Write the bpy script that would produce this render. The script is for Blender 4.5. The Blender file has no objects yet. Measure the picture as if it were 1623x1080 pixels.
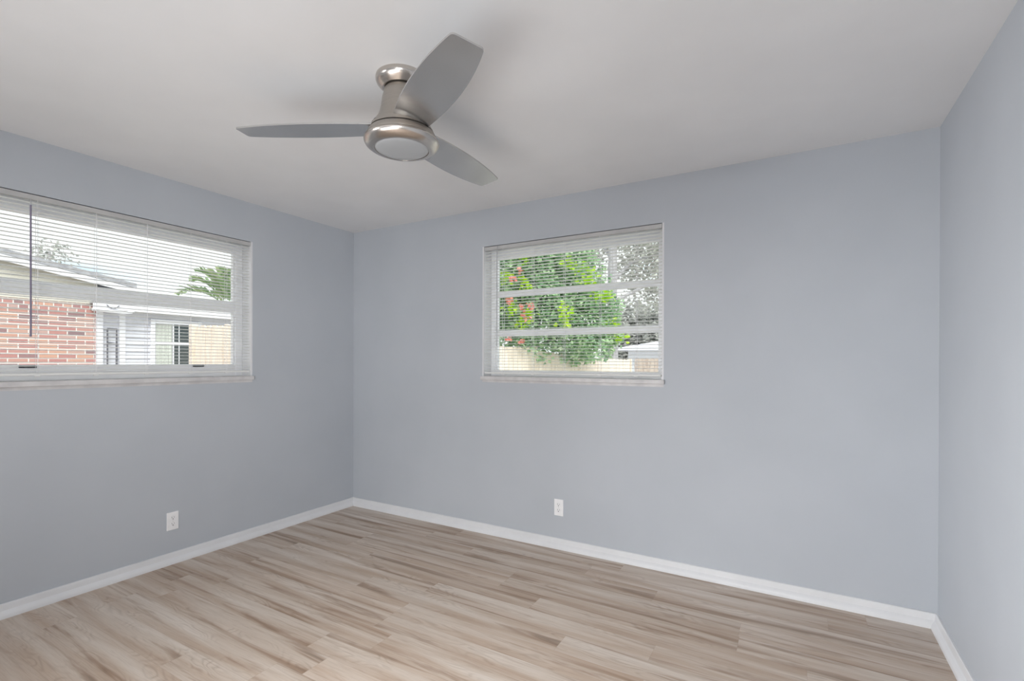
import bpy, bmesh, math, random
from mathutils import Vector, Matrix
random.seed(7)
C = bpy.context.scene.collection
SC = bpy.context.scene
PI = math.pi

# ---------------------------------------------------------------- camera
cd = bpy.data.cameras.new('camera'); cam = bpy.data.objects.new('camera', cd); C.objects.link(cam)
yaw, pit, rol = -0.5236, -0.0025, 0.0031
F = Vector((math.sin(yaw)*math.cos(pit), math.cos(yaw)*math.cos(pit), math.sin(pit)))
R0 = Vector((math.cos(yaw), -math.sin(yaw), 0)); U0 = R0.cross(F)
R1 = R0*math.cos(rol) + U0*math.sin(rol); U1 = -R0*math.sin(rol) + U0*math.cos(rol)
cam.matrix_world = Matrix(((R1.x, U1.x, -F.x, 3.439), (R1.y, U1.y, -F.y, -3.1093), (R1.z, U1.z, -F.z, 1.2919), (0, 0, 0, 1)))
cd.sensor_fit = 'HORIZONTAL'; cd.sensor_width = 36.0
cd.lens = 36.0*778.6148/1623.0
cd.shift_y = (575.0923-540.0)/1623.0
cd.clip_start = 0.02; cd.clip_end = 300
SC.camera = cam

# ---------------------------------------------------------------- view
SC.view_settings.view_transform = 'Standard'; SC.view_settings.look = 'None'
SC.view_settings.gamma = 1.0; SC.view_settings.use_curve_mapping = False
SC.view_settings.exposure = 0.0
SC.cycles.max_bounces = 14; SC.cycles.diffuse_bounces = 8; SC.cycles.transparent_max_bounces = 24

# ---------------------------------------------------------------- world: bright broken cloud
SKY = 1.35
w = bpy.data.worlds.new('sky'); SC.world = w; w.use_nodes = True
nt = w.node_tree; nt.nodes.clear()
N = nt.nodes.new; L = nt.links.new
out = N('ShaderNodeOutputWorld'); bg = N('ShaderNodeBackground'); L(bg.outputs[0], out.inputs[0])
tc = N('ShaderNodeTexCoord'); nz = N('ShaderNodeTexNoise'); nz.inputs['Scale'].default_value = 3.2; nz.inputs['Detail'].default_value = 6
mp = N('ShaderNodeMapping'); mp.inputs['Scale'].default_value = (1, 1, 3.0); mp.inputs['Location'].default_value = (0.35, 0.1, 0.27)
L(tc.outputs['Generated'], mp.inputs[0]); L(mp.outputs[0], nz.inputs['Vector'])
cr = N('ShaderNodeValToRGB'); cr.color_ramp.elements[0].position = 0.34; cr.color_ramp.elements[0].color = (0.60, 0.76, 0.93, 1)
cr.color_ramp.elements[1].position = 0.46; cr.color_ramp.elements[1].color = (0.97, 0.99, 1.0, 1)
L(nz.outputs['Fac'], cr.inputs[0]); L(cr.outputs[0], bg.inputs['Color']); bg.inputs['Strength'].default_value = SKY

# ---------------------------------------------------------------- window daylight portals (let the sky be sampled through the windows)
def portal(name, loc, rot, sx, sz):
    d = bpy.data.lights.new(name, 'AREA'); d.shape = 'RECTANGLE'; d.size = sx; d.size_y = sz; d.cycles.is_portal = True
    o = bpy.data.objects.new(name, d); C.objects.link(o); o.location = loc; o.rotation_euler = rot
portal('daylight_portal_left', (-0.19, -1.794, 1.667), (0, -PI/2, 0), 0.98, 1.70)
portal('daylight_portal_back', (2.057, 0.19, 1.667), (-PI/2, 0, 0), 1.36, 0.98)

# ---------------------------------------------------------------- added fill lights in the unseen room behind the camera, not real fixtures
def area(name, loc, aim, sx, sy, e, spread=180, col=(.99, .992, .996)):
    d = bpy.data.lights.new(name, 'AREA'); d.shape = 'RECTANGLE'; d.size = sx; d.size_y = sy; d.energy = e; d.color = col; d.spread = math.radians(spread)
    o = bpy.data.objects.new(name, d); C.objects.link(o); o.location = loc; o.rotation_euler = Vector(aim).to_track_quat('-Z', 'Y').to_euler()
area('fill_ceiling', (2.0, -3.9, 2.42), (0, 0, -1), 3.0, 1.6, 27)  # added overhead fill, no fixture known here
area('fill_left', (0.12, -4.2, 1.25), (3.94, 3.2, -.62), 1.2, 1.2, 37, 58)  # added fill aimed at the right wall
area('fill_right', (3.85, -4.6, 1.25), (-3.6, 4.5, .2), 1.2, 1.2, 16, 60)  # added fill aimed at the far left corner
area('fill_high', (3.0, -4.6, 2.2), (-.7, 2.4, -2.2), 1.2, 1.0, 20, 60)  # added fill from high up, aimed down into the room
area('fill_low_up', (2.2, -4.0, .4), (.2, 2.2, 2.0), 2.4, 1.0, 19, 130)  # added upward fill to brighten the ceiling
# hazy sun over the yard
sd = bpy.data.lights.new('sun', 'SUN'); sd.energy = 3.7; sd.angle = math.radians(25); sd.color = (1.0, .97, .93)
so = bpy.data.objects.new('sun', sd); C.objects.link(so); so.rotation_euler = Vector((-.50, .38, -.78)).to_track_quat('-Z', 'Y').to_euler()

# ---------------------------------------------------------------- helpers
def mat(name, col, rough=0.6, metal=0.0, spec=0.5, **kw):
    m = bpy.data.materials.new(name); m.use_nodes = True
    b = m.node_tree.nodes['Principled BSDF']
    b.inputs['Base Color'].default_value = (*col, 1); b.inputs['Roughness'].default_value = rough
    b.inputs['Metallic'].default_value = metal; b.inputs['Specular IOR Level'].default_value = spec
    return m
def nodes(m): return m.node_tree.nodes, m.node_tree.links, m.node_tree.nodes['Principled BSDF']
def vary(m, c1, c2, scale=(1, 1, 1), detail=4, nscale=5.0, p0=.35, p1=.65, bump=0.0, coord='Object', loc=(0, 0, 0)):
    ns, ls, b = nodes(m)
    t = ns.new('ShaderNodeTexCoord'); mpn = ns.new('ShaderNodeMapping'); mpn.inputs['Scale'].default_value = scale; mpn.inputs['Location'].default_value = loc
    n = ns.new('ShaderNodeTexNoise'); n.inputs['Scale'].default_value = nscale; n.inputs['Detail'].default_value = detail
    r = ns.new('ShaderNodeValToRGB'); r.color_ramp.elements[0].position = p0; r.color_ramp.elements[1].position = p1
    r.color_ramp.elements[0].color = (*c1, 1); r.color_ramp.elements[1].color = (*c2, 1)
    ls.new(t.outputs[coord], mpn.inputs[0]); ls.new(mpn.outputs[0], n.inputs['Vector']); ls.new(n.outputs['Fac'], r.inputs[0]); ls.new(r.outputs[0], b.inputs['Base Color'])
    if bump:
        bp = ns.new('ShaderNodeBump'); bp.inputs['Strength'].default_value = bump; bp.inputs['Distance'].default_value = 0.002
        ls.new(n.outputs['Fac'], bp.inputs['Height']); ls.new(bp.outputs[0], b.inputs['Normal'])
    return m

def add_box(bm, a, b, bevel=0.0, seg=2):
    t = bmesh.new()
    bmesh.ops.create_cube(t, size=1)
    s = [b[i]-a[i] for i in range(3)]; c = [(a[i]+b[i])/2 for i in range(3)]
    for v in t.verts: v.co = Vector((v.co.x*s[0]+c[0], v.co.y*s[1]+c[1], v.co.z*s[2]+c[2]))
    if bevel: bmesh.ops.bevel(t, geom=list(t.edges), offset=min(bevel, min(s)*.45), segments=seg, affect='EDGES', profile=.5)
    merge(bm, t)
def merge(bm, t):
    m = bpy.data.meshes.new('tmp'); t.to_mesh(m); t.free(); bm.from_mesh(m); bpy.data.meshes.remove(m)
def add_tube(bm, pts, r, n=8, r2=None):
    pts = [Vector(p) for p in pts]; rings = []
    for i, p in enumerate(pts):
        d = (pts[min(i+1, len(pts)-1)]-pts[max(i-1, 0)]).normalized()
        a = d.orthogonal().normalized() if i == 0 else (a - d*a.dot(d)).normalized()
        b_ = d.cross(a)
        rr = r if r2 is None else r+(r2-r)*i/(len(pts)-1)
        rings.append([bm.verts.new(p+(a*math.cos(2*PI*k/n)+b_*math.sin(2*PI*k/n))*rr) for k in range(n)])
    for i in range(len(rings)-1):
        for k in range(n): bm.faces.new((rings[i][k], rings[i][(k+1) % n], rings[i+1][(k+1) % n], rings[i+1][k]))
    bm.faces.new(rings[0][::-1]); bm.faces.new(rings[-1])
def add_lathe(bm, prof, cx, cy, n=64, cap0=False, cap1=False):
    rings = []
    for r, z in prof:
        if r < 1e-6: rings.append([bm.verts.new((cx, cy, z))])
        else: rings.append([bm.verts.new((cx+r*math.cos(2*PI*k/n), cy+r*math.sin(2*PI*k/n), z)) for k in range(n)])
    for i in range(len(rings)-1):
        A, B = rings[i], rings[i+1]
        for k in range(n):
            k2 = (k+1) % n
            if len(A) == 1 and len(B) == 1: continue
            if len(A) == 1: bm.faces.new((A[0], B[k], B[k2]))
            elif len(B) == 1: bm.faces.new((A[k], B[0], A[k2]))
            else: bm.faces.new((A[k], B[k], B[k2], A[k2]))
    if cap0: bm.faces.new(rings[0])
    if cap1: bm.faces.new(rings[-1][::-1])
def add_prism(bm, poly, vec):
    vec = Vector(vec); A = [bm.verts.new(Vector(p)) for p in poly]; B = [bm.verts.new(Vector(p)+vec) for p in poly]
    n = len(A)
    bm.faces.new(A[::-1]); bm.faces.new(B)
    for i in range(n): bm.faces.new((A[i], A[(i+1) % n], B[(i+1) % n], B[i]))
def obj(name, bm, m, parent=None, smooth=False, ang=35):
    bmesh.ops.recalc_face_normals(bm, faces=list(bm.faces))
    me = bpy.data.meshes.new(name); 
    if parent is not None:
        off = parent.matrix_basis.to_translation() if parent.parent is None else Vector(parent['_o'])
        bmesh.ops.translate(bm, verts=list(bm.verts), vec=-off)
    bm.to_mesh(me); bm.free()
    if smooth:
        for p in me.polygons: p.use_smooth = True
        me.set_sharp_from_angle(angle=math.radians(ang))
    o = bpy.data.objects.new(name, me); C.objects.link(o)
    if m is not None: me.materials.append(m)
    if parent is not None:
        o.parent = parent; o['_o'] = tuple(off)
    else: o['_o'] = (0, 0, 0)
    return o
def thing(name, label, cat, loc, group=None):
    o = bpy.data.objects.new(name, None); C.objects.link(o); o.location = loc; o['label'] = label; o['category'] = cat; o.empty_display_size = .1
    if group: o['group'] = group
    return o
def tag(o, label, cat, group=None):
    o['label'] = label; o['category'] = cat
    if group: o['group'] = group
def struct(name, bm, m, **k):
    o = obj(name, bm, m, **k); o['kind'] = 'structure'; return o
def structroot(name, loc):
    o = bpy.data.objects.new(name, None); C.objects.link(o); o.location = loc; o['kind'] = 'structure'; o.empty_display_size = .1; return o
def boxes(*bs, bevel=0.0):
    bm = bmesh.new()
    for a, b in bs: add_box(bm, a, b, bevel)
    return bm

# ---------------------------------------------------------------- materials
M_wall = vary(mat('wall_paint', (.42, .44, .47), .55, spec=.3), (.433, .460, .497), (.453, .480, .517), nscale=2.0)
M_ceil = vary(mat('ceiling_paint', (.72, .71, .70), .8, spec=.2), (.71, .715, .725), (.74, .745, .755), nscale=2.5)
M_trim = vary(mat('white_trim_paint', (.82, .82, .83), .35), (.645, .65, .665), (.68, .685, .70), nscale=6)
M_frame = vary(mat('white_window_enamel', (.78, .79, .80), .4), (.85, .86, .885), (.89, .90, .915), nscale=9)
M_sill = vary(mat('sill_stone', (.74, .73, .73), .3), (.50, .49, .495), (.60, .59, .59), nscale=14, detail=8)
M_slat = vary(mat('blind_vinyl', (.80, .80, .78), .45), (.86, .86, .85), (.89, .89, .88), nscale=7)
M_head = mat('headrail_enamel', (.45, .45, .45), .4); vary(M_head, (.42, .42, .42), (.47, .47, .465), nscale=6)
_n, _l, _b = nodes(M_slat); _t = _n.new('ShaderNodeBsdfTranslucent'); _t.inputs[0].default_value = (.85, .86, .84, 1); _m = _n.new('ShaderNodeMixShader'); _m.inputs[0].default_value = .28
_l.new(_b.outputs[0], _m.inputs[1]); _l.new(_t.outputs[0], _m.inputs[2]); _l.new(_m.outputs[0], _n['Material Output'].inputs[0])
M_cord = mat('blind_cord', (.82, .82, .84), .8)
M_wand = mat('smoky_wand', (.20, .18, .25), .25)
M_wandclear = mat('grey_wand', (.42, .43, .45), .3)
M_latch = mat('black_latch', (.03, .035, .045), .45)
M_plast = vary(mat('outlet_plastic', (.80, .80, .81), .35), (.79, .79, .80), (.82, .82, .83), nscale=40)
M_slot = mat('outlet_slot_dark', (.10, .10, .10), .6)
M_screw = mat('screw_metal', (.62, .62, .62), .35, .8)
# brushed nickel
M_nick = mat('brushed_nickel', (.60, .56, .52), .26, 1.0)
vary(M_nick, (.57, .53, .49), (.63, .59, .55), scale=(1, 1, 40), nscale=10)
M_nick2 = mat('satin_nickel', (.42, .39, .36), .42, 1.0)
vary(M_nick2, (.43, .40, .365), (.49, .455, .42), scale=(1, 1, 40), nscale=10)
M_dark = mat('seam_dark', (.03, .025, .02), .7)
M_blade = mat('silver_blade_paint', (.55, .54, .535), .27, .88)
vary(M_blade, (.53, .525, .52), (.57, .565, .56), nscale=5)
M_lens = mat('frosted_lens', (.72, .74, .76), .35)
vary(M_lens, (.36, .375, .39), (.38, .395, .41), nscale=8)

def glass_mat():
    m = bpy.data.materials.new('window_glass'); m.use_nodes = True
    ns, ls = m.node_tree.nodes, m.node_tree.links; ns.clear()
    o = ns.new('ShaderNodeOutputMaterial'); mx = ns.new('ShaderNodeMixShader'); t = ns.new('ShaderNodeBsdfTransparent'); g = ns.new('ShaderNodeBsdfGlossy')
    fr = ns.new('ShaderNodeFresnel'); fr.inputs['IOR'].default_value = 1.12; g.inputs['Roughness'].default_value = 0.0
    t.inputs[0].default_value = (.94, .96, .95, 1); g.inputs[0].default_value = (1, 1, 1, 1)
    ls.new(fr.outputs[0], mx.inputs[0]); ls.new(t.outputs[0], mx.inputs[1]); ls.new(g.outputs[0], mx.inputs[2]); ls.new(mx.outputs[0], o.inputs[0])
    return m
M_glass = glass_mat()

# ---------------------------------------------------------------- room shell
W, H, FY, T = 4.044, 2.44, -5.0, 0.16
def mk_floor():
    bm = bmesh.new(); uvl = bm.loops.layers.uv.new('plank'); rl = bm.loops.layers.color.new('rnd')
    pw, pl, y0 = 0.135, 1.25, -0.035
    known = {0: 3.75, 3: 1.96, 5: 2.235, 4: 3.215, 7: 2.507, 8: 1.66, 9: 1.665}
    rr = random.Random(3)
    k = -1
    while y0-pw*k > FY:
        ya, yb = min(0.0, y0-pw*k), max(FY, y0-pw*(k+1))
        ox = known.get(k, rr.uniform(0, pl)) % pl
        x = ox-pl
        while x < W:
            xa, xb = max(0, x), min(W, x+pl)
            if xb > xa:
                vs = [bm.verts.new((a, b, 0)) for a, b in ((xa, yb), (xb, yb), (xb, ya), (xa, ya))]
                f = bm.faces.new(vs); c = (rr.random(), rr.random(), rr.random(), 1)
                uv = [(xa-x, yb), (xb-x, yb), (xb-x, ya), (xa-x, ya)]
                for i, l in enumerate(f.loops):
                    l[uvl].uv = (uv[i][0], (uv[i][1]-(y0-pw*(k+1)))); l[rl] = c
            x += pl
        k += 1
    # underside slab
    add_box(bm, (0-T, FY-T, -.2), (W+T, 0+T, -.002))
    return bm
M_floor = mat('oak_vinyl_planks', (.5, .42, .36), .42, spec=.35)
ns, ls, b = nodes(M_floor)
uv = ns.new('ShaderNodeUVMap'); uv.uv_map = 'plank'
vc = ns.new('ShaderNodeVertexColor'); vc.layer_name = 'rnd'
sx = ns.new('ShaderNodeSeparateXYZ'); ls.new(uv.outputs[0], sx.inputs[0])
sc_ = ns.new('ShaderNodeSeparateColor'); ls.new(vc.outputs[0], sc_.inputs[0])
def math_(op, a, b_=None, c=None):
    n = ns.new('ShaderNodeMath'); n.operation = op
    for i, v in enumerate((a, b_, c)):
        if v is None: continue
        if isinstance(v, (int, float)): n.inputs[i].default_value = v
        else: ls.new(v, n.inputs[i])
    return n.outputs[0]
def comb(x, y, z):
    n = ns.new('ShaderNodeCombineXYZ')
    for i, v in enumerate((x, y, z)):
        if isinstance(v, (int, float)): n.inputs[i].default_value = v
        else: ls.new(v, n.inputs[i])
    return n.outputs[0]
def noise(vec, scale, detail=4, rough=.5, dist=0.0):
    n = ns.new('ShaderNodeTexNoise'); n.inputs['Scale'].default_value = scale; n.inputs['Detail'].default_value = detail
    n.inputs['Roughness'].default_value = rough; n.inputs['Distortion'].default_value = dist; ls.new(vec, n.inputs['Vector']); return n.outputs['Fac']
def ramp(fac, stops):
    n = ns.new('ShaderNodeValToRGB'); e = n.color_ramp.elements
    while len(e) < len(stops): e.new(.5)
    for i, (p, c) in enumerate(stops): e[i].position = p; e[i].color = (*c, 1) if len(c) == 3 else c
    ls.new(fac, n.inputs[0]); return n.outputs[0]
def mix(fac, a, b_, mode='MIX'):
    n = ns.new('ShaderNodeMix'); n.data_type = 'RGBA'; n.blend_type = mode
    if isinstance(fac, (int, float)): n.inputs[0].default_value = fac
    else: ls.new(fac, n.inputs[0])
    for i, v in ((6, a), (7, b_)):
        if isinstance(v, tuple): n.inputs[i].default_value = (*v, 1)
        else: ls.new(v, n.inputs[i])
    return n.outputs[2]
U_, V_ = sx.outputs[0], sx.outputs[1]
ro = math_('MULTIPLY', sc_.outputs[0], 37.0); ro2 = math_('MULTIPLY', sc_.outputs[1], 53.0)
broad = noise(comb(math_('MULTIPLY', U_, .85), math_('MULTIPLY', V_, 11.0), math_('MULTIPLY', ro, .06)), 1.0, 4, .5, .5)       # wide soft streaks
streak = noise(comb(math_('MULTIPLY', U_, .95), math_('MULTIPLY', V_, 17.0), ro2), 1.0, 6, .58, .7)      # dark heart streaks
fine = noise(comb(math_('MULTIPLY', U_, 9.0), math_('MULTIPLY', V_, 210.0), ro), 1.0, 4, .6, .3)       # pores
# cathedral rings
cw = noise(comb(math_('MULTIPLY', U_, 2.2), math_('MULTIPLY', V_, 9.0), ro2), 1.0, 2, .5, .2)
rings = math_('SINE', math_('MULTIPLY', cw, 95.0))
ringm = noise(comb(math_('MULTIPLY', U_, 3.0), math_('MULTIPLY', V_, 12.0), math_('ADD', ro, 9.0)), 1.0, 2)
basec = ramp(broad, [(.28, (.39, .29, .215)), (.42, (.46, .37, .30)), (.55, (.525, .45, .385)), (.72, (.60, .54, .485))])
dk = ramp(streak, [(.27, (.34, .29, .25)), (.37, (.62, .53, .46)), (.48, (1, 1, 1))])
c = mix(.82, basec, dk, 'MULTIPLY')
wn = ramp(streak, [(.66, (0, 0, 0)), (.80, (.5, .5, .5))])
c = mix(wn, c, (.60, .55, .50))
fc = ramp(fine, [(.34, (.80, .78, .76)), (.52, (1, 1, 1)), (.7, (1.03, 1.03, 1.03))])
c = mix(.55, c, fc, 'MULTIPLY')
rm = math_('MULTIPLY', ramp(ringm, [(.52, (0, 0, 0)), (.66, (1, 1, 1))]), .5)
rc = ramp(math_('MULTIPLY_ADD', rings, .5, .5), [(0, (.72, .69, .66)), (.45, (1, 1, 1)), (1, (1.08, 1.08, 1.08))])
c = mix(rm, c, mix(1.0, c, rc, 'MULTIPLY'))
tone = ramp(sc_.outputs[2], [(0, (.95, .935, .92)), (.5, (1, .99, .98)), (1, (1.045, 1.04, 1.035))])
c = mix(1.0, c, tone, 'MULTIPLY')
ev = math_('MINIMUM', V_, math_('SUBTRACT', .135, V_)); eu = math_('MINIMUM', U_, math_('SUBTRACT', 1.25, U_))
seam = ramp(math_('MULTIPLY', math_('MINIMUM', ev, eu), 100.0), [(.04, (.86, .85, .84)), (.12, (1, 1, 1))])
c = mix(1.0, c, seam, 'MULTIPLY')
ls.new(c, b.inputs['Base Color'])
rr_ = ns.new('ShaderNodeMapRange'); rr_.inputs[3].default_value = .36; rr_.inputs[4].default_value = .5; ls.new(fine, rr_.inputs[0]); ls.new(rr_.outputs[0], b.inputs['Roughness'])
struct('floor', mk_floor(), M_floor)

struct('ceiling', boxes(((-T-.05, FY-2.4, H), (W+1.8, T+.05, H+.15))), M_ceil)  # overrun past front and right walls added to block the sun
# left wall with opening for window_1, back wall with opening for window_2
W1A, W1B, Z0, Z1 = -2.64, -0.948, 1.165, 2.157      # window 1 opening in y
W2A, W2B = 1.384, 2.730                              # window 2 opening in x
bm = bmesh.new()
for a, b_ in (((-T, FY-T, 0), (0, W1A, H)), ((-T, W1B, 0), (0, T, H)), ((-T, W1A, 0), (0, W1B, Z0-.03)), ((-T, W1A, Z1), (0, W1B, H))): add_box(bm, a, b_)
struct('wall_left', bm, M_wall)
bm = bmesh.new()
for a, b_ in (((0, 0, 0), (W2A, T, H)), ((W2B, 0, 0), (W, T, H)), ((W2A, 0, 0), (W2B, T, Z0-.03)), ((W2A, 0, Z1), (W2B, T, H))): add_box(bm, a, b_)
struct('wall_back', bm, M_wall)
struct('wall_right', boxes(((W, FY-T, 0), (W+T, T, H))), M_wall)
struct('wall_front', boxes(((0, FY-T, 0), (W, FY, H))), M_wall)

# baseboards, mitred
PB = [(0, .0685), (.008, .0685), (.0105, .066), (.0115, .060), (.0125, .048), (.0145, .036), (.0215, .028), (.0285, .020), (.0315, .011), (.032, 0), (0, 0)]
def base(name, p0, p1, inn, m0, m1):
    # p0->p1 along the wall, inn = inward normal, m0/m1 mitre signs
    d = (Vector(p1)-Vector(p0)).normalized(); inn = Vector(inn); bm = bmesh.new(); rows = []
    for p, s in ((p0, m0), (p1, m1)):
        rows.append([bm.verts.new(Vector(p)+inn*t+d*(s*t)+Vector((0, 0, z))) for t, z in PB])
    n = len(PB)
    for i in range(n): bm.faces.new((rows[0][i], rows[0][(i+1) % n], rows[1][(i+1) % n], rows[1][i]))
    bm.faces.new(rows[0]); bm.faces.new(rows[1][::-1])
    struct(name, bm, M_trim, smooth=True, ang=25)
base('baseboard_left', (0, FY, 0), (0, 0, 0), (1, 0, 0), 1, -1)
base('baseboard_back', (0, 0, 0), (W, 0, 0), (0, -1, 0), 1, -1)
base('baseboard_right', (W, 0, 0), (W, FY, 0), (-1, 0, 0), 1, -1)
base('baseboard_front', (W, FY, 0), (0, FY, 0), (0, 1, 0), 1, -1)

# ---------------------------------------------------------------- windows.  q(u, d, z): u along the wall, d outward depth
def win_map(which):
    if which == 1: return lambda u, d, z: (-d, u, z)
    return lambda u, d, z: (u, d, z)
def wbox(bm, q, u0, u1, d0, d1, z0, z1, bevel=0.0):
    a, b_ = q(u0, d0, z0), q(u1, d1, z1)
    add_box(bm, tuple(min(a[i], b_[i]) for i in range(3)), tuple(max(a[i], b_[i]) for i in range(3)), bevel)
def make_window(n, A, B, bars, latches):
    q = win_map(n); root = structroot('window_%d' % n, q((A+B)/2, 0.08, Z0))
    zs = Z0+.015                                         # top of sill
    bm = bmesh.new()                                     # white reveal lining
    wbox(bm, q, A, A+.012, 0.0, T, zs, Z1); wbox(bm, q, B-.012, B, 0.0, T, zs, Z1); wbox(bm, q, A+.012, B-.012, 0.03, T, Z1-.006, Z1)
    obj('window_reveal', bm, M_trim, root)
    bm = bmesh.new(); wbox(bm, q, A-.008 if n == 2 else A-.008, B+.006, -.016, 0.0, Z0-.012, zs, .003); wbox(bm, q, A, B, 0.0, T, Z0-.03, zs)
    obj('window_sill', bm, M_sill, root)
    fo = T-.05; g0 = .105                                # frame depth range
    a, b_ = A+.012, B-.012
    fl = .062 if n == 1 else .05
    zb, zt = 1.266, 2.076
    bm = bmesh.new()
    wbox(bm, q, a, a+fl-.012, g0, T, zs, Z1-.006, .003); wbox(bm, q, b_-fl+.012, b_, g0, T, zs, Z1-.006, .003)
    wbox(bm, q, a, b_, g0+.002, T, zt, Z1-.006, .003); wbox(bm, q, a, b_, g0+.002, T, zs, zb if n == 1 else 1.222, .003)
    # stepped inner bead
    e = fl-.012
    wbox(bm, q, a+e, a+e+.012, g0+.014, T-.01, zs+.02, zt, .002); wbox(bm, q, b_-e-.012, b_-e, g0+.014, T-.01, zs+.02, zt, .002)
    obj('window_frame', bm, M_frame, root)
    edges = [zb if n == 1 else 1.222]
    for z0, z1 in bars:
        bm = bmesh.new(); wbox(bm, q, a+e, b_-e, g0+.008, T-.008, z0, z1, .004); wbox(bm, q, a+e, b_-e, g0, g0+.01, z1-.016, z1-.004, .002)
        obj('meeting_rail', bm, M_frame, root); edges += [z0, z1]
    edges.append(zt)
    for i in range(0, len(edges), 2):
        bm = bmesh.new(); wbox(bm, q, a+e, b_-e, T-.024, T-.020, edges[i]-.004, edges[i+1]+.004)
        obj('pane', bm, M_glass, root)
    for u in latches:
        bm = bmesh.new(); wbox(bm, q, u-.035, u+.035, g0-.010, g0+.004, 1.249, 1.262, .003); wbox(bm, q, u-.012, u+.03, g0-.02, g0-.008, 1.252, 1.259, .002)
        obj('latch', bm, M_latch, root)
    return root
make_window(1, W1A, W1B, [(1.640, 1.722)], [-2.133, -1.27])
make_window(2, W2A, W2B, [(1.482, 1.530), (1.784, 1.824)], [])

# ---------------------------------------------------------------- mini blinds
def make_blind(n, A, B, cords, wand_u, wand_z, label, mw, zrail):
    q = win_map(n); root = thing('window_blind', label, 'blind', q((A+B)/2, 0.018, Z1-.03))
    a, b_ = A+.017, B-.017
    bm = bmesh.new(); wbox(bm, q, a-.003, b_+.003, .002, .030, Z1-.031, Z1-.004, .002)
    obj('headrail', bm, M_head, root)
    bm = bmesh.new(); zt, zb = Z1-.045, zrail+.022; ns_ = int(round((zt-zb)/.0215)); st = (zt-zb)/ns_
    for i in range(ns_+1):
        z = zt-st*i; rows = []
        for k in range(6):                               # gently crowned slat, 25 mm deep
            s = k/5; d = .004+.025*s; zz = z+.0022*(1-(2*s-1)**2)+(s-.5)*(-.0012)
            rows.append([bm.verts.new(q(u, d, zz)) for u in (a, b_)])
        low = []
        for k in range(6):
            s = k/5; d = .004+.025*s; zz = z-.0007+.0022*(1-(2*s-1)**2)+(s-.5)*(-.0012)
            low.append([bm.verts.new(q(u, d, zz)) for u in (a, b_)])
        for k in range(5):
            bm.faces.new((rows[k][0], rows[k][1], rows[k+1][1], rows[k+1][0])); bm.faces.new((low[k][0], low[k+1][0], low[k+1][1], low[k][1]))
        bm.faces.new((rows[0][0], low[0][0], low[0][1], rows[0][1])); bm.faces.new((rows[5][0], rows[5][1], low[5][1], low[5][0]))
    obj('slats', bm, M_slat, root)
    bm = bmesh.new(); wbox(bm, q, a, b_, .005, .029, zrail-.006, zrail+.007, .004)
    br = obj('bottom_rail', bm, M_slat, root)
    for u in cords:
        bm = bmesh.new()
        add_tube(bm, [q(u, .0035, Z1-.03), q(u, .0035, zrail)], .0009, 5); add_tube(bm, [q(u, .0295, Z1-.03), q(u, .0295, zrail)], .0009, 5)
        add_tube(bm, [q(u+.008, .017, Z1-.03), q(u+.008, .017, zrail)], .0008, 5)
        obj('ladder_cord', bm, M_cord, root)
        bm = bmesh.new(); wbox(bm, q, u-.012, u+.012, .003, .012, zrail-.011, zrail-.004, .002); obj('cord_cap', bm, M_slat, br)
    bm = bmesh.new(); r = .0045 if n == 1 else .0032
    add_tube(bm, [q(wand_u, -.006, wand_z[0]-.02), q(wand_u+.001, -.006, wand_z[1])], r, 6); add_tube(bm, [q(wand_u, -.006, wand_z[1]+.0), q(wand_u, -.006, wand_z[1]-.012)], r*1.25, 6)
    wd = obj('tilt_wand', bm, mw, root)
    bm = bmesh.new(); add_tube(bm, [q(wand_u, .004, wand_z[0]+.014), q(wand_u, -.004, wand_z[0]+.010), q(wand_u, -.006, wand_z[0]), q(wand_u, -.006, wand_z[0]-.022)], .0022, 6)
    obj('wand_hook', bm, M_wandclear, wd)
    for u in (A+.25, B-.25):
        bm = bmesh.new(); wbox(bm, q, u-.03, u+.03, -.002, .012, Z0+.0155, Z0+.019, .001); obj('hold_down_bracket', bm, M_trim, root)
    return root
make_blind(1, W1A, W1B, [-2.54, -2.33, -2.123, -1.873, -1.62, -1.369, -1.133], -2.152, (2.115, 1.425), 'wide white mini blind with dark wand over the left wall window', M_wand, 1.215)
make_blind(2, W2A, W2B, [1.561, 1.807, 2.05, 2.31, 2.554], 1.516, (2.135, 1.418), 'narrower white mini blind with thin grey wand over the back wall window', M_wandclear, 1.205)

# ---------------------------------------------------------------- outlets
def make_outlet(loc, rot, label):
    root = thing('wall_outlet', label, 'outlet', loc, None)
    def ob(name, bm, m, par): 
        bmesh.ops.recalc_face_normals(bm, faces=list(bm.faces)); me = bpy.data.meshes.new(name); bm.to_mesh(me); bm.free(); me.materials.append(m)
        o = bpy.data.objects.new(name, me); C.objects.link(o); o.parent = par; return o
    # local: x across, y = into the room is negative, z up
    ob('cover_plate', boxes(((-.0345, -.006, -.057), (.0345, 0, .057)), bevel=.0025), M_plast, root)
    for s in (1, -1):
        zc = s*.0195; bm = bmesh.new()
        pts = []
        for k in range(24):
            a = 2*PI*k/24; pts.append((.0165*math.cos(a), -.0055, zc+max(-.0135, min(.0135, .0165*math.sin(a)))))
        add_prism(bm, pts, (0, -.0025, 0)); rc = ob('receptacle', bm, M_plast, root)
        bm = bmesh.new()
        add_box(bm, (-.0078, -.0084, zc+.000), (-.0055, -.0079, zc+.009)); add_box(bm, (.0053, -.0084, zc+.001), (.0074, -.0079, zc+.008))
        add_tube(bm, [(0, -.0079, zc-.0065), (0, -.0085, zc-.0065)], .0033, 12)
        ob('contact_slots', bm, M_slot, rc)
    bm = bmesh.new(); add_tube(bm, [(0, -.005, 0), (0, -.0072, 0)], .003, 12); ob('cover_screw', bm, M_screw, root)
    root.rotation_euler = (0, 0, rot)
    return root
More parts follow.
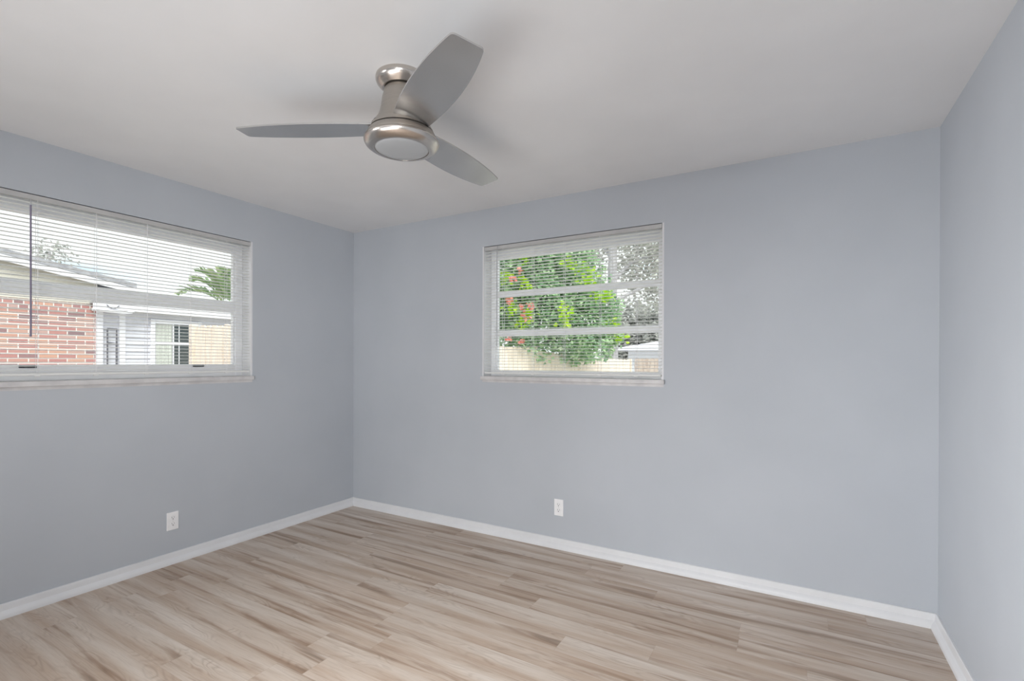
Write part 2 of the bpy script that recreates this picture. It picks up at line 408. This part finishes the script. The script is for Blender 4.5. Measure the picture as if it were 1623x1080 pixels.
make_outlet((0.0, -1.479, .268), PI/2, 'white duplex outlet on the left wall below the wide window')
make_outlet((2.023, 0.0, .281), 0, 'white duplex outlet on the back wall below the narrower window')

# ---------------------------------------------------------------- ceiling fan
FX, FYC = 2.0483, -1.6016
fan = thing('ceiling_fan', 'brushed nickel three-blade ceiling fan with round frosted light, hung from the ceiling', 'ceiling fan', (FX, FYC, H))
bm = bmesh.new(); add_lathe(bm, [(.02, 2.44), (.104, 2.44), (.105, 2.434), (.1045, 2.426), (.101, 2.418), (.093, 2.409), (.084, 2.401), (.077, 2.395), (.03, 2.395)], FX, FYC)
obj('canopy', bm, M_nick, fan, smooth=True)
bm = bmesh.new(); add_lathe(bm, [(.066, 2.397), (.066, 2.384)], FX, FYC); obj('canopy_seam', bm, M_dark, fan)
bm = bmesh.new(); add_lathe(bm, [(.03, 2.390), (.0695, 2.390), (.0715, 2.386), (.0745, 2.372), (.0795, 2.348), (.0835, 2.320), (.088, 2.296), (.096, 2.275), (.108, 2.256), (.118, 2.242), (.126, 2.229), (.1285, 2.222), (.05, 2.222)], FX, FYC)
obj('motor_housing', bm, M_nick2, fan, smooth=True)
bm = bmesh.new(); add_lathe(bm, [(.1245, 2.224), (.1245, 2.210)], FX, FYC); obj('housing_seam', bm, M_dark, fan)
bm = bmesh.new(); add_lathe(bm, [(.05, 2.2155), (.131, 2.2155), (.1335, 2.213), (.141, 2.199), (.1445, 2.190), (.1445, 2.188), (.05, 2.188)], FX, FYC)
obj('switch_housing', bm, M_nick2, fan, smooth=True)
bm = bmesh.new(); add_lathe(bm, [(.08, 2.1865), (.1455, 2.1865), (.1495, 2.1845), (.1508, 2.180), (.149, 2.175), (.1435, 2.166), (.134, 2.159), (.123, 2.154), (.112, 2.1515), (.1085, 2.1515), (.1075, 2.156), (.08, 2.158)], FX, FYC, n=96)
obj('light_ring', bm, M_nick, fan, smooth=True, ang=60)
bm = bmesh.new(); add_lathe(bm, [(.1072, 2.160), (.1062, 2.1535), (.100, 2.1505), (.085, 2.1475), (.06, 2.145), (.03, 2.1435), (0, 2.143)], FX, FYC, n=96)
obj('light_lens', bm, M_lens, fan, smooth=True, ang=60)
def blade(th):
    zb, pt = 2.2353, -0.1459
    u = Vector((math.cos(th), math.sin(th), 0)); v = Vector((-math.sin(th), math.cos(th), 0))
    n = 28; eR, eL = [], []
    for i in range(n+1):
        s = i/n; r = .095+(.6441-.095)*s; wv = .0857+(.1207-.0857)*s+.026*4*s*(1-s)*(1+.25*(s-.5)); eR.append((r, wv))
        r = .095+(.6562-.095)*s; wv = -.0527+(.0169+.0527)*s-.024*4*s*(1-s)*(1+.1*(s-.5)); eL.append((r, wv))
    # round the two tip corners
    def rnd(p0, p1, p2, rad):
        p0, p1, p2 = Vector(p0), Vector(p1), Vector(p2); a = p1+(p0-p1).normalized()*rad; c_ = p1+(p2-p1).normalized()*rad
        return [tuple(a*(1-t)**2+p1*2*t*(1-t)+c_*t*t) for t in (0, .25, .5, .75, 1)]
    out = eR[:-1]+rnd(eR[-2], eR[-1], eL[-1], .010)+rnd(eR[-1], eL[-1], eL[-2], .014)+eL[:-1][::-1]
    bm = bmesh.new(); cen = Vector((FX, FYC, zb))
    P = lambda r, wv, dz: cen+u*r+v*(wv*math.cos(pt))+Vector((0, 0, wv*math.sin(pt)+dz))
    top = [bm.verts.new(P(r, wv, .003)) for r, wv in out]; bot = [bm.verts.new(P(r, wv, -.003)) for r, wv in out]
    bm.faces.new(top); bm.faces.new(bot[::-1]); k = len(out)
    for i in range(k): bm.faces.new((top[i], bot[i], bot[(i+1) % k], top[(i+1) % k]))
    obj('fan_blade', bm, M_blade, fan)
def blade_slot(th):
    bm = bmesh.new(); n = 18
    for r0, z0, r1, z1 in ((.1215, 2.2385, .1170, 2.2455),):
        lo, hi = [], []
        for i in range(n+1):
            a = th+math.radians(14)+math.radians(-36+72*i/n)*1.0
            lo.append(bm.verts.new((FX+r0*math.cos(a), FYC+r0*math.sin(a), z0))); hi.append(bm.verts.new((FX+r1*math.cos(a), FYC+r1*math.sin(a), z1)))
        for i in range(n): bm.faces.new((lo[i], lo[i+1], hi[i+1], hi[i]))
    obj('blade_slot', bm, M_dark, fan)
for k in range(3): blade_slot(-0.6387+k*2*PI/3)
for k in range(3): blade(-0.6387+k*2*PI/3)

# ================================================================ outdoors
M_bounce_ground = vary(mat('pale_bounce_ground', (.5, .5, .48), .9), (.50, .49, .46), (.62, .61, .58), nscale=3, detail=8)  # unseen ground, made pale to reflect light up into the windows
bm = bmesh.new(); add_box(bm, (-60, -40, -.6), (40, 60, -.25)); struct('ground', bm, M_bounce_ground)

# ---- neighbour's brick house seen through the left window
M_brick = mat('red_brick', (.3, .15, .12), .85)
def brick_nodes(m, bw, rh):
    ns, ls, b = nodes(m)
    t = ns.new('ShaderNodeTexCoord'); s = ns.new('ShaderNodeSeparateXYZ'); c = ns.new('ShaderNodeCombineXYZ'); ls.new(t.outputs['Object'], s.inputs[0])
    ls.new(s.outputs[1], c.inputs[0]); ls.new(s.outputs[2], c.inputs[1])
    br = ns.new('ShaderNodeTexBrick'); ls.new(c.outputs[0], br.inputs['Vector']); br.inputs['Scale'].default_value = 1.0
    br.inputs['Brick Width'].default_value = bw; br.inputs['Row Height'].default_value = rh; br.inputs['Mortar Size'].default_value = .007; br.inputs['Mortar Smooth'].default_value = .2
    br.inputs['Color1'].default_value = (0, 0, 0, 1); br.inputs['Color2'].default_value = (1, 1, 1, 1); br.inputs['Mortar'].default_value = (.5, .5, .5, 1); br.inputs['Bias'].default_value = 0.0
    r = ns.new('ShaderNodeValToRGB'); e = r.color_ramp.elements
    st = [(0, (.26, .18, .19)), (.22, (.45, .22, .21)), (.5, (.49, .27, .24)), (.75, (.57, .33, .25)), (1, (.48, .33, .31))]
    while len(e) < len(st): e.new(.5)
    for i, (p, cc) in enumerate(st): e[i].position = p; e[i].color = (*cc, 1)
    ls.new(br.outputs['Color'], r.inputs[0])
    mx = ns.new('ShaderNodeMix'); mx.data_type = 'RGBA'; ls.new(br.outputs['Fac'], mx.inputs[0]); ls.new(r.outputs[0], mx.inputs[6]); mx.inputs[7].default_value = (.75, .71, .68, 1)
    ls.new(mx.outputs[2], b.inputs['Base Color'])
    bp = ns.new('ShaderNodeBump'); bp.inputs['Strength'].default_value = .5; bp.inputs['Distance'].default_value = .004; bp.invert = True
    ls.new(br.outputs['Fac'], bp.inputs['Height']); ls.new(bp.outputs[0], b.inputs['Normal'])
brick_nodes(M_brick, .21, .068)
M_header = mat('red_brick_headers', (.3, .15, .12), .85); brick_nodes(M_header, .105, .068)
M_side = mat('white_lap_siding', (.42, .42, .46), .6); vary(M_side, (.62, .62, .68), (.66, .66, .72), nscale=3)
M_gable = mat('beige_gable_siding', (.30, .28, .25), .7); vary(M_gable, (.56, .53, .47), (.62, .59, .53), nscale=3)
M_hwhite = mat('house_white_trim', (.40, .40, .44), .5); vary(M_hwhite, (.76, .76, .82), (.82, .82, .86), nscale=4)
M_shing = mat('grey_shingle', (.16, .16, .18), .9); vary(M_shing, (.30, .30, .33), (.44, .44, .47), scale=(1, 1, 1), nscale=9, detail=8)
M_hglass = mat('dark_house_glass', (.05, .06, .06), .08, spec=.6)
M_curt = mat('pale_curtain', (.33, .34, .31), .9); vary(M_curt, (.50, .52, .48), (.66, .68, .63), scale=(1, 14, .5), nscale=3)
M_pipe = mat('dark_conduit', (.12, .12, .14), .5)
HX = -5.8
house = thing('neighbor_house', 'red brick house with white siding wing and low gable roof beyond the left window', 'house', (HX, -1.5, -.25))
bm = boxes(((HX-5.0, -9.0, -.25), (HX, .22, 2.0))); obj('brick_wall', bm, M_brick, house)
bm = boxes(((HX-5.0, -9.0, 2.0), (HX+.012, .22, 2.142))); obj('brick_header_course', bm, M_header, house)
# gable triangle + lap siding
rake = lambda y, z0=2.531, y0=.742: z0+(y0-y)*.171
bm = bmesh.new()
zz = 2.142
while zz < 4.2:
    ya = .22 if rake(.22)-.1 > zz else None
    yr = .742-(zz+.1-2.531)/.171 if ya is None else .22
    add_prism(bm, [(HX-.02, -4.2-abs(yr+4.2), zz), (HX+.022, -4.2-abs(yr+4.2), zz), (HX+.006, -4.2-abs(yr+4.2), zz+.105), (HX-.02, -4.2-abs(yr+4.2), zz+.105)], (0, 2*abs(yr+4.2), 0))
    zz += .105
    if yr < -4.0: break
obj('gable_siding', bm, M_gable, house)
OX = .12
def slope_slab(bm, y0, z0, y1, z1, th, x0, x1):
    add_prism(bm, [(x0, y0, z0), (x0, y1, z1), (x0, y1, z1-th), (x0, y0, z0-th)], (x1-x0, 0, 0))
ry = lambda y: 2.515+(.692-y)*.1716
bm = bmesh.new(); slope_slab(bm, .692, ry(.692), -4.2, ry(-4.2), .075, HX-5.2, HX+OX); slope_slab(bm, -9.0, ry(.6), -4.2, ry(-4.2), .075, HX-5.2, HX+OX)
obj('shingle_roof', bm, M_shing, house)
bm = bmesh.new(); slope_slab(bm, .68, ry(.68)-.078, -4.2, ry(-4.2)-.078, .085, HX+OX-.03, HX+OX-.005); slope_slab(bm, -9.0, ry(.6)-.078, -4.2, ry(-4.2)-.078, .085, HX+OX-.03, HX+OX-.005)
obj('rake_board', bm, M_hwhite, house)
bm = bmesh.new(); slope_slab(bm, .675, ry(.675)-.08, -4.2, ry(-4.2)-.08, .012, HX-.0, HX+OX-.03)
obj('soffit', bm, M_gable, house)
obj('corner_trim', boxes(((HX-.01, .20, -.25), (HX+.035, .285, 2.10)), bevel=.004), M_hwhite, house)
# siding wing
SX = HX-.02
bm = bmesh.new(); zz = -.25
while zz < 2.12:
    add_prism(bm, [(SX-.03, .285, zz), (SX+.022, .285, zz), (SX+.006, .285, zz+.112), (SX-.03, .285, zz+.112)], (0, 4.3, 0)); zz += .112
add_box(bm, (SX-3.2, .285, -.25), (SX-.03, 4.585, 2.12)); obj('siding_wall', bm, M_side, house)
bm = bmesh.new(); sl = lambda y: 2.18+(y-.13)*.031
add_prism(bm, [(SX-3.4, .12, sl(.12)), (SX+.17, .12, sl(.12)), (SX+.17, 4.75, sl(4.75)), (SX-3.4, 4.75, sl(4.75))], (0, 0, -.03)); obj('wing_roof', bm, M_shing, house)
bm = bmesh.new(); add_prism(bm, [(SX+.15, .12, sl(.12)-.03), (SX+.15, 4.75, sl(4.75)-.03), (SX+.15, 4.75, 2.05), (SX+.15, .12, 2.067)], (.02, 0, 0)); obj('wing_fascia', bm, M_hwhite, house)
bm = bmesh.new(); add_box(bm, (SX+.01, .12, 2.07), (SX+.15, 4.7, 2.08)); obj('wing_soffit', bm, M_gable, house)
bm = bmesh.new(); add_tube(bm, [(SX+.19, .10, 2.05), (SX+.19, .52, 2.03), (SX+.18, .60, 2.045), (SX+.15, .66, 2.09)], .022, 10); obj('gutter_elbow', bm, M_hwhite, house, smooth=True)
bm = bmesh.new(); add_tube(bm, [(SX+.185, .28+.16*k/8, 2.135-.055*math.sin(PI*k/8)) for k in range(9)], .006, 6); obj('cable_loop', bm, M_pipe, house)
bm = bmesh.new(); add_tube(bm, [(HX+.05, .33, -.2), (HX+.05, .33, 1.78)], .012, 6); add_tube(bm, [(HX+.05, .33, 1.56), (HX+.05, .45, 1.56), (HX+.05, .45, -.2)], .013, 6); add_tube(bm, [(HX+.05, .33, 1.78), (HX+.05, .45, 1.78), (HX+.05, .45, 1.56)], .012, 6)
obj('conduit', bm, M_pipe, house)
obj('siding_trim', boxes(((SX, .50, -.25), (SX+.03, .585, 2.06)), bevel=.003), M_hwhite, house)
# its window
wy0, wy1, wz0, wz1 = 1.0, 1.66, 1.0, 1.905
bm = bmesh.new()
add_box(bm, (SX, wy0-.07, wz0-.07), (SX+.05, wy0, wz1+.07), .004); add_box(bm, (SX, wy1, wz0-.07), (SX+.05, wy1+.07, wz1+.07), .004)
add_box(bm, (SX, wy0, wz1), (SX+.05, wy1, wz1+.07), .004); add_box(bm, (SX, wy0, wz0-.07), (SX+.05, wy1, wz0), .004); add_box(bm, (SX, wy0, 1.56), (SX+.045, wy1, 1.60), .004)
hw = obj('house_window', bm, M_hwhite, house)
obj('window_glass', boxes(((SX+.022, wy0, wz0), (SX+.028, wy1, wz1))), M_hglass, hw)
bm = bmesh.new()
for i in range(9):
    y = wy0+.012+i*.027; add_box(bm, (SX+.028, y, wz0), (SX+.034+.003*(i % 2), y+.024, wz1), .003)
obj('curtain', bm, M_curt, hw)
bm = boxes(((SX+.028, wy0+.262, wz0), (SX+.036, wy0+.285, wz1)), ((SX+.028, wy0+.36, wz0), (SX+.034, wy0+.372, wz1))); obj('window_stile', bm, M_hwhite, hw)

# ---- timber fences
M_pick = mat('new_pine_pickets', (.36, .29, .22), .8); vary(M_pick, (.74, .63, .53), (.85, .76, .67), scale=(5, 5, .7), nscale=4, detail=6)
M_pickw = mat('weathered_pickets', (.2, .16, .14), .85); vary(M_pickw, (.40, .32, .28), (.54, .46, .41), scale=(5, 5, .7), nscale=4, detail=6)
def picket_run(bm, p0, p1, z0, z1, zb=-.25, w=.14, gap=.006, seedv=0):
    rr = random.Random(seedv); a, b_ = Vector((*p0, 0)), Vector((*p1, 0)); d = b_-a; Ln = d.length; d.normalize(); nrm = Vector((-d.y, d.x, 0))
    n = max(1, int(Ln/(w+gap)))
    for i in range(n):
        s0 = i*Ln/n; s1 = s0+Ln/n-gap; zt = z0+(z1-z0)*(i+.5)/n+rr.uniform(-.012, .012); o = nrm*rr.uniform(-.003, .003)
        poly = [a+d*s0+o+Vector((0, 0, zb)), a+d*s1+o+Vector((0, 0, zb)), a+d*s1+o+Vector((0, 0, zt-.03)), a+d*(s1-.03)+o+Vector((0, 0, zt)), a+d*(s0+.03)+o+Vector((0, 0, zt)), a+d*s0+o+Vector((0, 0, zt-.03))]
        add_prism(bm, poly, nrm*.018)
    return nrm
def fence_rails(bm, p0, p1, z, side=1):
    a, b_ = Vector((*p0, z)), Vector((*p1, z)); d = (b_-a).normalized(); nrm = Vector((-d.y, d.x, 0))
    o = nrm*(.018 if side > 0 else -.040)
    add_prism(bm, [a+o, a+o+Vector((0, 0, .085)), b_+o+Vector((0, 0, .085)), b_+o], nrm*.038)
sf = thing('wooden_fence', 'short pale wooden picket fence between the houses, seen past the siding window', 'fence', (-3.9, .95, -.25))
bm = bmesh.new(); picket_run(bm, (-4.49, .95), (-2.95, .95), 1.815, 1.80, seedv=1); obj('picket_panel', bm, M_pick, sf)
for z in (1.55, .1): bm = bmesh.new(); fence_rails(bm, (-4.49, .95), (-2.95, .95), z); obj('rail', bm, M_pick, sf)
for x in (-4.54, -2.90):
    obj('fence_post', boxes(((x-.045, .92, -.25), (x+.045, 1.01, 1.84)), bevel=.004), M_pick, sf)
bf = thing('wooden_fence', 'long pale wooden picket fence stepping down behind the back yard, under the leafy tree', 'fence', (-2.3, 9.0, -.25))
run = [((-3.4, 4.0), (-3.0, 7.2), 1.68, 1.68), ((-3.0, 7.2), (-2.62, 8.60), 1.68, 1.66), ((-2.62, 8.60), (-2.11, 9.86), 1.60, 1.49), ((-2.11, 9.86), (-1.02, 11.95), 1.45, 1.36)]
for i, (p0, p1, z0, z1) in enumerate(run):
    bm = bmesh.new(); picket_run(bm, p0, p1, z0, z1, seedv=5+i); obj('picket_panel', bm, M_pick, bf)
    for z in (.2, 1.15): bm = bmesh.new(); fence_rails(bm, p0, p1, z); obj('rail', bm, M_pick, bf)
    bm = bmesh.new(); add_box(bm, (p1[0]-.06, p1[1]+.03, -.25), (p1[0]+.03, p1[1]+.12, z1+.02), .004); obj('fence_post', bm, M_pick, bf)
wf = thing('wooden_fence', 'weathered brown wooden fence in the far right of the back yard, below the garage', 'fence', (0, 12.3, -.25))
bm = bmesh.new(); picket_run(bm, (-.90, 12.06), (1.6, 13.16), 1.40, 1.40, seedv=21); obj('picket_panel', bm, M_pickw, wf)
for z in (.2, 1.1): bm = bmesh.new(); fence_rails(bm, (-.90, 12.06), (1.6, 13.16), z); obj('rail', bm, M_pickw, wf)

# ---- white garage behind the back fence
ga = thing('garage', 'small white garage with pale low roof behind the back fence', 'garage', (-2.0, 24.5, -.25))
obj('garage_wall', boxes(((-4.4, 23.0, -.25), (3.2, 28.0, 1.98))), M_hwhite, ga)
bm = bmesh.new()
A_ = [bm.verts.new(p) for p in ((-4.9, 22.5, 2.03), (3.7, 22.5, 2.03), (3.7, 28.5, 2.03), (-4.9, 28.5, 2.03))]; B_ = [bm.verts.new(p) for p in ((-3.0, 25.3, 2.52), (2.0, 25.3, 2.52))]
bm.faces.new(A_[::-1]); bm.faces.new((A_[0], A_[1], B_[1], B_[0])); bm.faces.new((A_[2], A_[3], B_[0], B_[1])); bm.faces.new((A_[1], A_[2], B_[1])); bm.faces.new((A_[3], A_[0], B_[0]))
M_groof = mat('pale_metal_roof', (.3, .3, .33), .6); vary(M_groof, (.62, .62, .68), (.70, .70, .75), nscale=2); obj('garage_roof', bm, M_groof, ga)
obj('garage_fascia', boxes(((-4.92, 22.46, 1.90), (3.72, 22.5, 2.04)), ((-4.92, 22.46, 1.90), (-4.88, 28.5, 2.04))), M_hwhite, ga)

# ---- foliage
def leaf_mat(name, stops, trans=.35):
    m = bpy.data.materials.new(name); m.use_nodes = True; ns, ls, b = nodes(m)
    vcn = ns.new('ShaderNodeVertexColor'); vcn.layer_name = 'tint'; r = ns.new('ShaderNodeValToRGB'); e = r.color_ramp.elements
    while len(e) < len(stops): e.new(.5)
    for i, (p, cc) in enumerate(stops): e[i].position = p; e[i].color = (*cc, 1)
    ls.new(vcn.outputs[0], r.inputs[0]); ls.new(r.outputs[0], b.inputs['Base Color']); b.inputs['Roughness'].default_value = .45; b.inputs['Specular IOR Level'].default_value = .4
    tr = ns.new('ShaderNodeBsdfTranslucent'); mx = ns.new('ShaderNodeMixShader'); mx.inputs[0].default_value = trans; ls.new(r.outputs[0], tr.inputs[0])
    ls.new(b.outputs[0], mx.inputs[1]); ls.new(tr.outputs[0], mx.inputs[2]); ls.new(mx.outputs[0], ns['Material Output'].inputs[0])
    return m
M_leaf = leaf_mat('green_leaves', [(0, (.20, .33, .21)), (.35, (.30, .48, .28)), (.7, (.42, .61, .34)), (1, (.58, .71, .48))])
M_lime = leaf_mat('lime_new_leaves', [(0, (.34, .62, .02)), (1, (.60, .82, .06))], .45)
M_red = leaf_mat('coral_flowers', [(0, (.75, .22, .18)), (1, (.85, .42, .36))], .3)
M_moss = leaf_mat('grey_green_moss', [(0, (.40, .40, .39)), (.6, (.54, .54, .50)), (1, (.64, .65, .58))], .3)
M_hazy = leaf_mat('hazy_hedge', [(0, (.34, .35, .34)), (1, (.50, .51, .47))], .3)
M_bark = mat('grey_bark', (.16, .15, .15), .9); vary(M_bark, (.33, .32, .34), (.45, .44, .46), scale=(3, 3, .6), nscale=5, detail=8)
def add_leaf(vs, fs, ti, p, size, rr, asp=.42, up=0.3):
    d = Vector((rr.gauss(0, 1), rr.gauss(0, 1), rr.gauss(-up, .7))).normalized(); s = d.orthogonal().normalized()
    s.rotate(Matrix.Rotation(rr.uniform(0, 2*PI), 3, d)); n = d.cross(s); w = size*asp; i = len(vs)
    vs += [p, p+d*size*.5+s*w+n*size*.08, p+d*size-n*size*.1, p+d*size*.5-s*w+n*size*.08]; fs.append((i, i+1, i+2, i+3)); ti.append(rr.random())
def leaves(name, blobs, per, size, m, parent, seedv, shell=.55, asp=.42):
    rr = random.Random(seedv); vs, fs, ti = [], [], []
    for (c_, r) in blobs:
        k = int(per*r*r) if per > 30 else int(per)
        for _ in range(k):
            d = Vector((rr.gauss(0, 1), rr.gauss(0, 1), rr.gauss(0, 1))).normalized(); rad = r*(shell+(1-shell)*rr.random()**.6)*(1+.18*math.sin(5*d.x+3*d.z)*math.cos(4*d.y+2*d.z))
            add_leaf(vs, fs, ti, Vector(c_)+d*rad, size*rr.uniform(.7, 1.3), rr, asp)
    off = Vector(parent.location); me = bpy.data.meshes.new(name); me.from_pydata([tuple(v-off) for v in vs], [], fs); me.materials.append(m)
    ca = me.color_attributes.new('tint', 'FLOAT_COLOR', 'POINT')
    for i, t in enumerate(ti):
        for k in range(4): ca.data[i*4+k].color = (t, t, t, 1)
    o = bpy.data.objects.new(name, me); C.objects.link(o); o.parent = parent; return o
def trunk(name, pts, r0, r1, parent, m=None):
    bm = bmesh.new(); add_tube(bm, pts, r0, 10, r1); return obj(name, bm, m or M_bark, parent, smooth=True)

t1 = thing('leafy_tree', 'dense green tree with lime new leaves and coral flowers leaning over the back fence', 'tree', (-2.9, 9.2, -.25))
blobs = [((-4.22, 7.9, 3.55), 1.6), ((-3.26, 8.6, 3.93), 1.5), ((-2.6, 9.34, 4.1), 1.2), ((-1.95, 9.49, 3.36), 1.0), ((-2.65, 8.94, 2.71), 1.3), ((-3.43, 8.4, 2.45), 1.0), ((-1.72, 9.5, 2.38), 1.0), ((-1.06, 9.64, 2.71), .5), ((-1.03, 9.1, 1.80), .45), ((-2.0, 9.8, 1.85), .7), ((-.77, 9.36, 2.01), .35), ((-1.96, 9.95, 4.32), .5), ((-2.98, 9.36, 5.0), 1.3)]
leaves('foliage', blobs, 2300, .11, M_leaf, t1, 11)
lime = [(-2.83, 7.37, 3.38), (-2.38, 7.63, 3.22), (-2.66, 7.46, 2.59), (-2.31, 7.66, 2.47), (-2.44, 7.59, 2.24), (-1.56, 8.1, 2.6), (-1.53, 8.11, 2.29), (-.95, 8.9, 2.95), (-.75, 9.05, 3.04), (-.70, 9.2, 2.25), (-.50, 9.25, 1.95), (-1.2, 8.75, 3.38), (-1.15, 8.95, 3.5), (-2.35, 7.64, 3.93), (-1.35, 8.8, 3.7), (-1.6, 8.5, 3.85)]
leaves('new_leaves', [(p, .2) for p in lime], 26, .14, M_lime, t1, 12, .2, .36)
red = [(-2.39, 7.39, 3.5), (-2.68, 7.32, 2.8), (-2.16, 7.52, 2.65), (-2.35, 7.41, 2.62), (-2.28, 7.45, 2.39), (-2.78, 7.46, 1.9), (-2.48, 7.6, 1.80), (-2.56, 7.29, 3.31)]
for i, p in enumerate(red): leaves('flower', [(p, .09)], 16, .085, M_red, t1, 13+100*i, .2, .5)
trunk('trunk', [(-2.9, 9.2, -.25), (-2.85, 9.2, .9), (-2.95, 9.25, 1.8), (-2.8, 9.2, 2.8), (-2.7, 9.3, 3.6)], .16, .07, t1)
for pts in ([(-2.9, 9.22, 1.5), (-3.4, 8.7, 2.3), (-3.7, 8.4, 3.0)], [(-2.9, 9.22, 1.6), (-2.2, 9.4, 2.1), (-1.7, 9.5, 2.7)], [(-2.85, 9.2, 2.2), (-2.5, 8.6, 2.9), (-2.4, 8.2, 3.3)]): trunk('branch', pts, .06, .025, t1)

t2 = thing('mossy_tree', 'tall grey tree hung with moss against the white sky, behind the leafy tree', 'tree', (-2.7, 15.29, -.25))
leaves('foliage', [((-2.24, 16.14, 6.64), 1.3), ((-1.61, 17.08, 5.76), 1.6), ((-2.67, 17.62, 5.17), 1.0), ((-3.61, 15.93, 6.01), .8), ((-.6, 17.66, 4.99), 1.8), ((-1.97, 18.03, 4.09), .9), ((-1.68, 15.89, 6.87), 1.2)], 420, .15, M_moss, t2, 21, .1)
trunk('trunk', [(-2.7, 15.29, -.25), (-2.69, 15.29, 1.5), (-2.72, 15.3, 4.0), (-2.70, 15.3, 6.2), (-2.5, 15.4, 7.4)], .24, .13, t2)
for pts in ([(-2.71, 15.3, 4.4), (-2.2, 16.0, 5.2), (-1.4, 16.8, 5.6)], [(-2.7, 15.3, 5.2), (-3.2, 15.6, 5.9), (-3.8, 15.9, 6.2)], [(-2.71, 15.3, 3.6), (-1.8, 16.5, 4.3), (-.8, 17.4, 4.8)]): trunk('branch', pts, .08, .03, t2)
t3 = thing('hedge', 'hazy grey-green hedge behind the white garage', 'hedge', (-3.0, 31.6, -.25))
leaves('foliage', [((-5.2, 31.5, 3.8), 1.5), ((-3.6, 31.6, 4.1), 1.7), ((-7.0, 31.6, 4.2), 1.5), ((-1.8, 31.8, 3.9), 1.8), ((-3.6, 31.4, 2.4), 1.6), ((-1.4, 31.6, 2.4), 1.6), ((-5.8, 31.5, 2.2), 1.5), ((-3.5, 31.5, .9), 1.6), ((-6, 31.5, .9), 1.5), ((-1.2, 31.5, .9), 1.5), ((.6, 32, 3.5), 1.7), ((.8, 32, 1.4), 1.7), ((-4.8, 31.0, 1.4), 1.6), ((-4.7, 31.0, 2.9), 1.4), ((-2.4, 31.2, 2.8), 1.5), ((-7.2, 31.0, 1.2), 1.6), ((-7.0, 31.0, 2.6), 1.5)], 330, .3, M_hazy, t3, 31, .3)

# ---- frond plant above the wing roof
pl = thing('palm_tree', 'green palm fronds rising above the white wing roof outside the left window', 'tree', (-9.6, 4.4, -.25))
M_frond = leaf_mat('palm_green', [(0, (.24, .36, .18)), (.6, (.38, .50, .26)), (1, (.56, .62, .36))], .35)
def frond(tip, base_, n, ln, seedv):
    rr = random.Random(seedv); vs, fs, ti = [], [], []
    b_, t_ = Vector(base_), Vector(tip); mid = (b_+t_)/2+Vector((0, 0, .35))
    for i in range(n):
        s = .15+.85*i/(n-1); p = b_*(1-s)**2+mid*2*s*(1-s)+t_*s*s; tg = ((mid-b_)*(1-s)+(t_-mid)*s).normalized()
        sd = tg.cross(Vector((0, 0, 1))).normalized(); L_ = ln*math.sin(PI*(.18+.75*s))
        for sg in (1, -1):
            d = (sd*sg+tg*.7+Vector((0, 0, .55+rr.uniform(-.15, .2)))).normalized(); wv = tg*.085; k = len(vs)
            vs += [p-wv*.4, p+d*L_*.5+wv, p+d*L_-Vector((0, 0, .08)), p+d*L_*.5-wv]; fs.append((k, k+1, k+2, k+3)); ti.append(rr.random())
    off = Vector(pl.location); me = bpy.data.meshes.new('frond'); me.from_pydata([tuple(v-off) for v in vs], [], fs); me.materials.append(M_frond)
    ca = me.color_attributes.new('tint', 'FLOAT_COLOR', 'POINT')
    for i, t in enumerate(ti):
        for k in range(4): ca.data[i*4+k].color = (t, t, t, 1)
    o = bpy.data.objects.new('frond', me); C.objects.link(o); o.parent = pl
cb = (-9.6, 4.4, 2.7)
for i, tp in enumerate([(-10.6, 3.7, 3.05), (-10.3, 3.9, 3.4), (-9.9, 3.8, 3.6), (-9.2, 3.9, 3.5), (-8.6, 4.4, 3.4), (-8.5, 5.2, 3.2), (-9.3, 5.6, 3.5), (-10.4, 5.4, 3.4), (-9.9, 4.9, 3.6), (-9.0, 5.0, 3.5), (-9.4, 4.3, 3.6)]): frond(tp, cb, 13, .55, 40+i)
trunk('trunk', [(-9.6, 4.4, -.25), (-9.6, 4.4, 2.75)], .14, .10, pl)
# ---- far tree over the brick house roof
ft = thing('distant_tree', 'wispy distant treetop showing over the brick house roof', 'tree', (-28.2, 6.4, -.25))
leaves('foliage', [((-28.6, 6.1, 6.6), .5), ((-28.1, 6.4, 6.8), .5), ((-27.6, 6.7, 6.75), .4), ((-28.4, 6.25, 6.1), .9), ((-27.6, 6.6, 6.0), .8)], 150, .16, M_hazy, ft, 51, .1)
trunk('trunk', [(-28.2, 6.4, -.25), (-28.2, 6.4, 6.6)], .2, .05, ft)

for o in SC.objects:
    if '_o' in o: del o['_o']
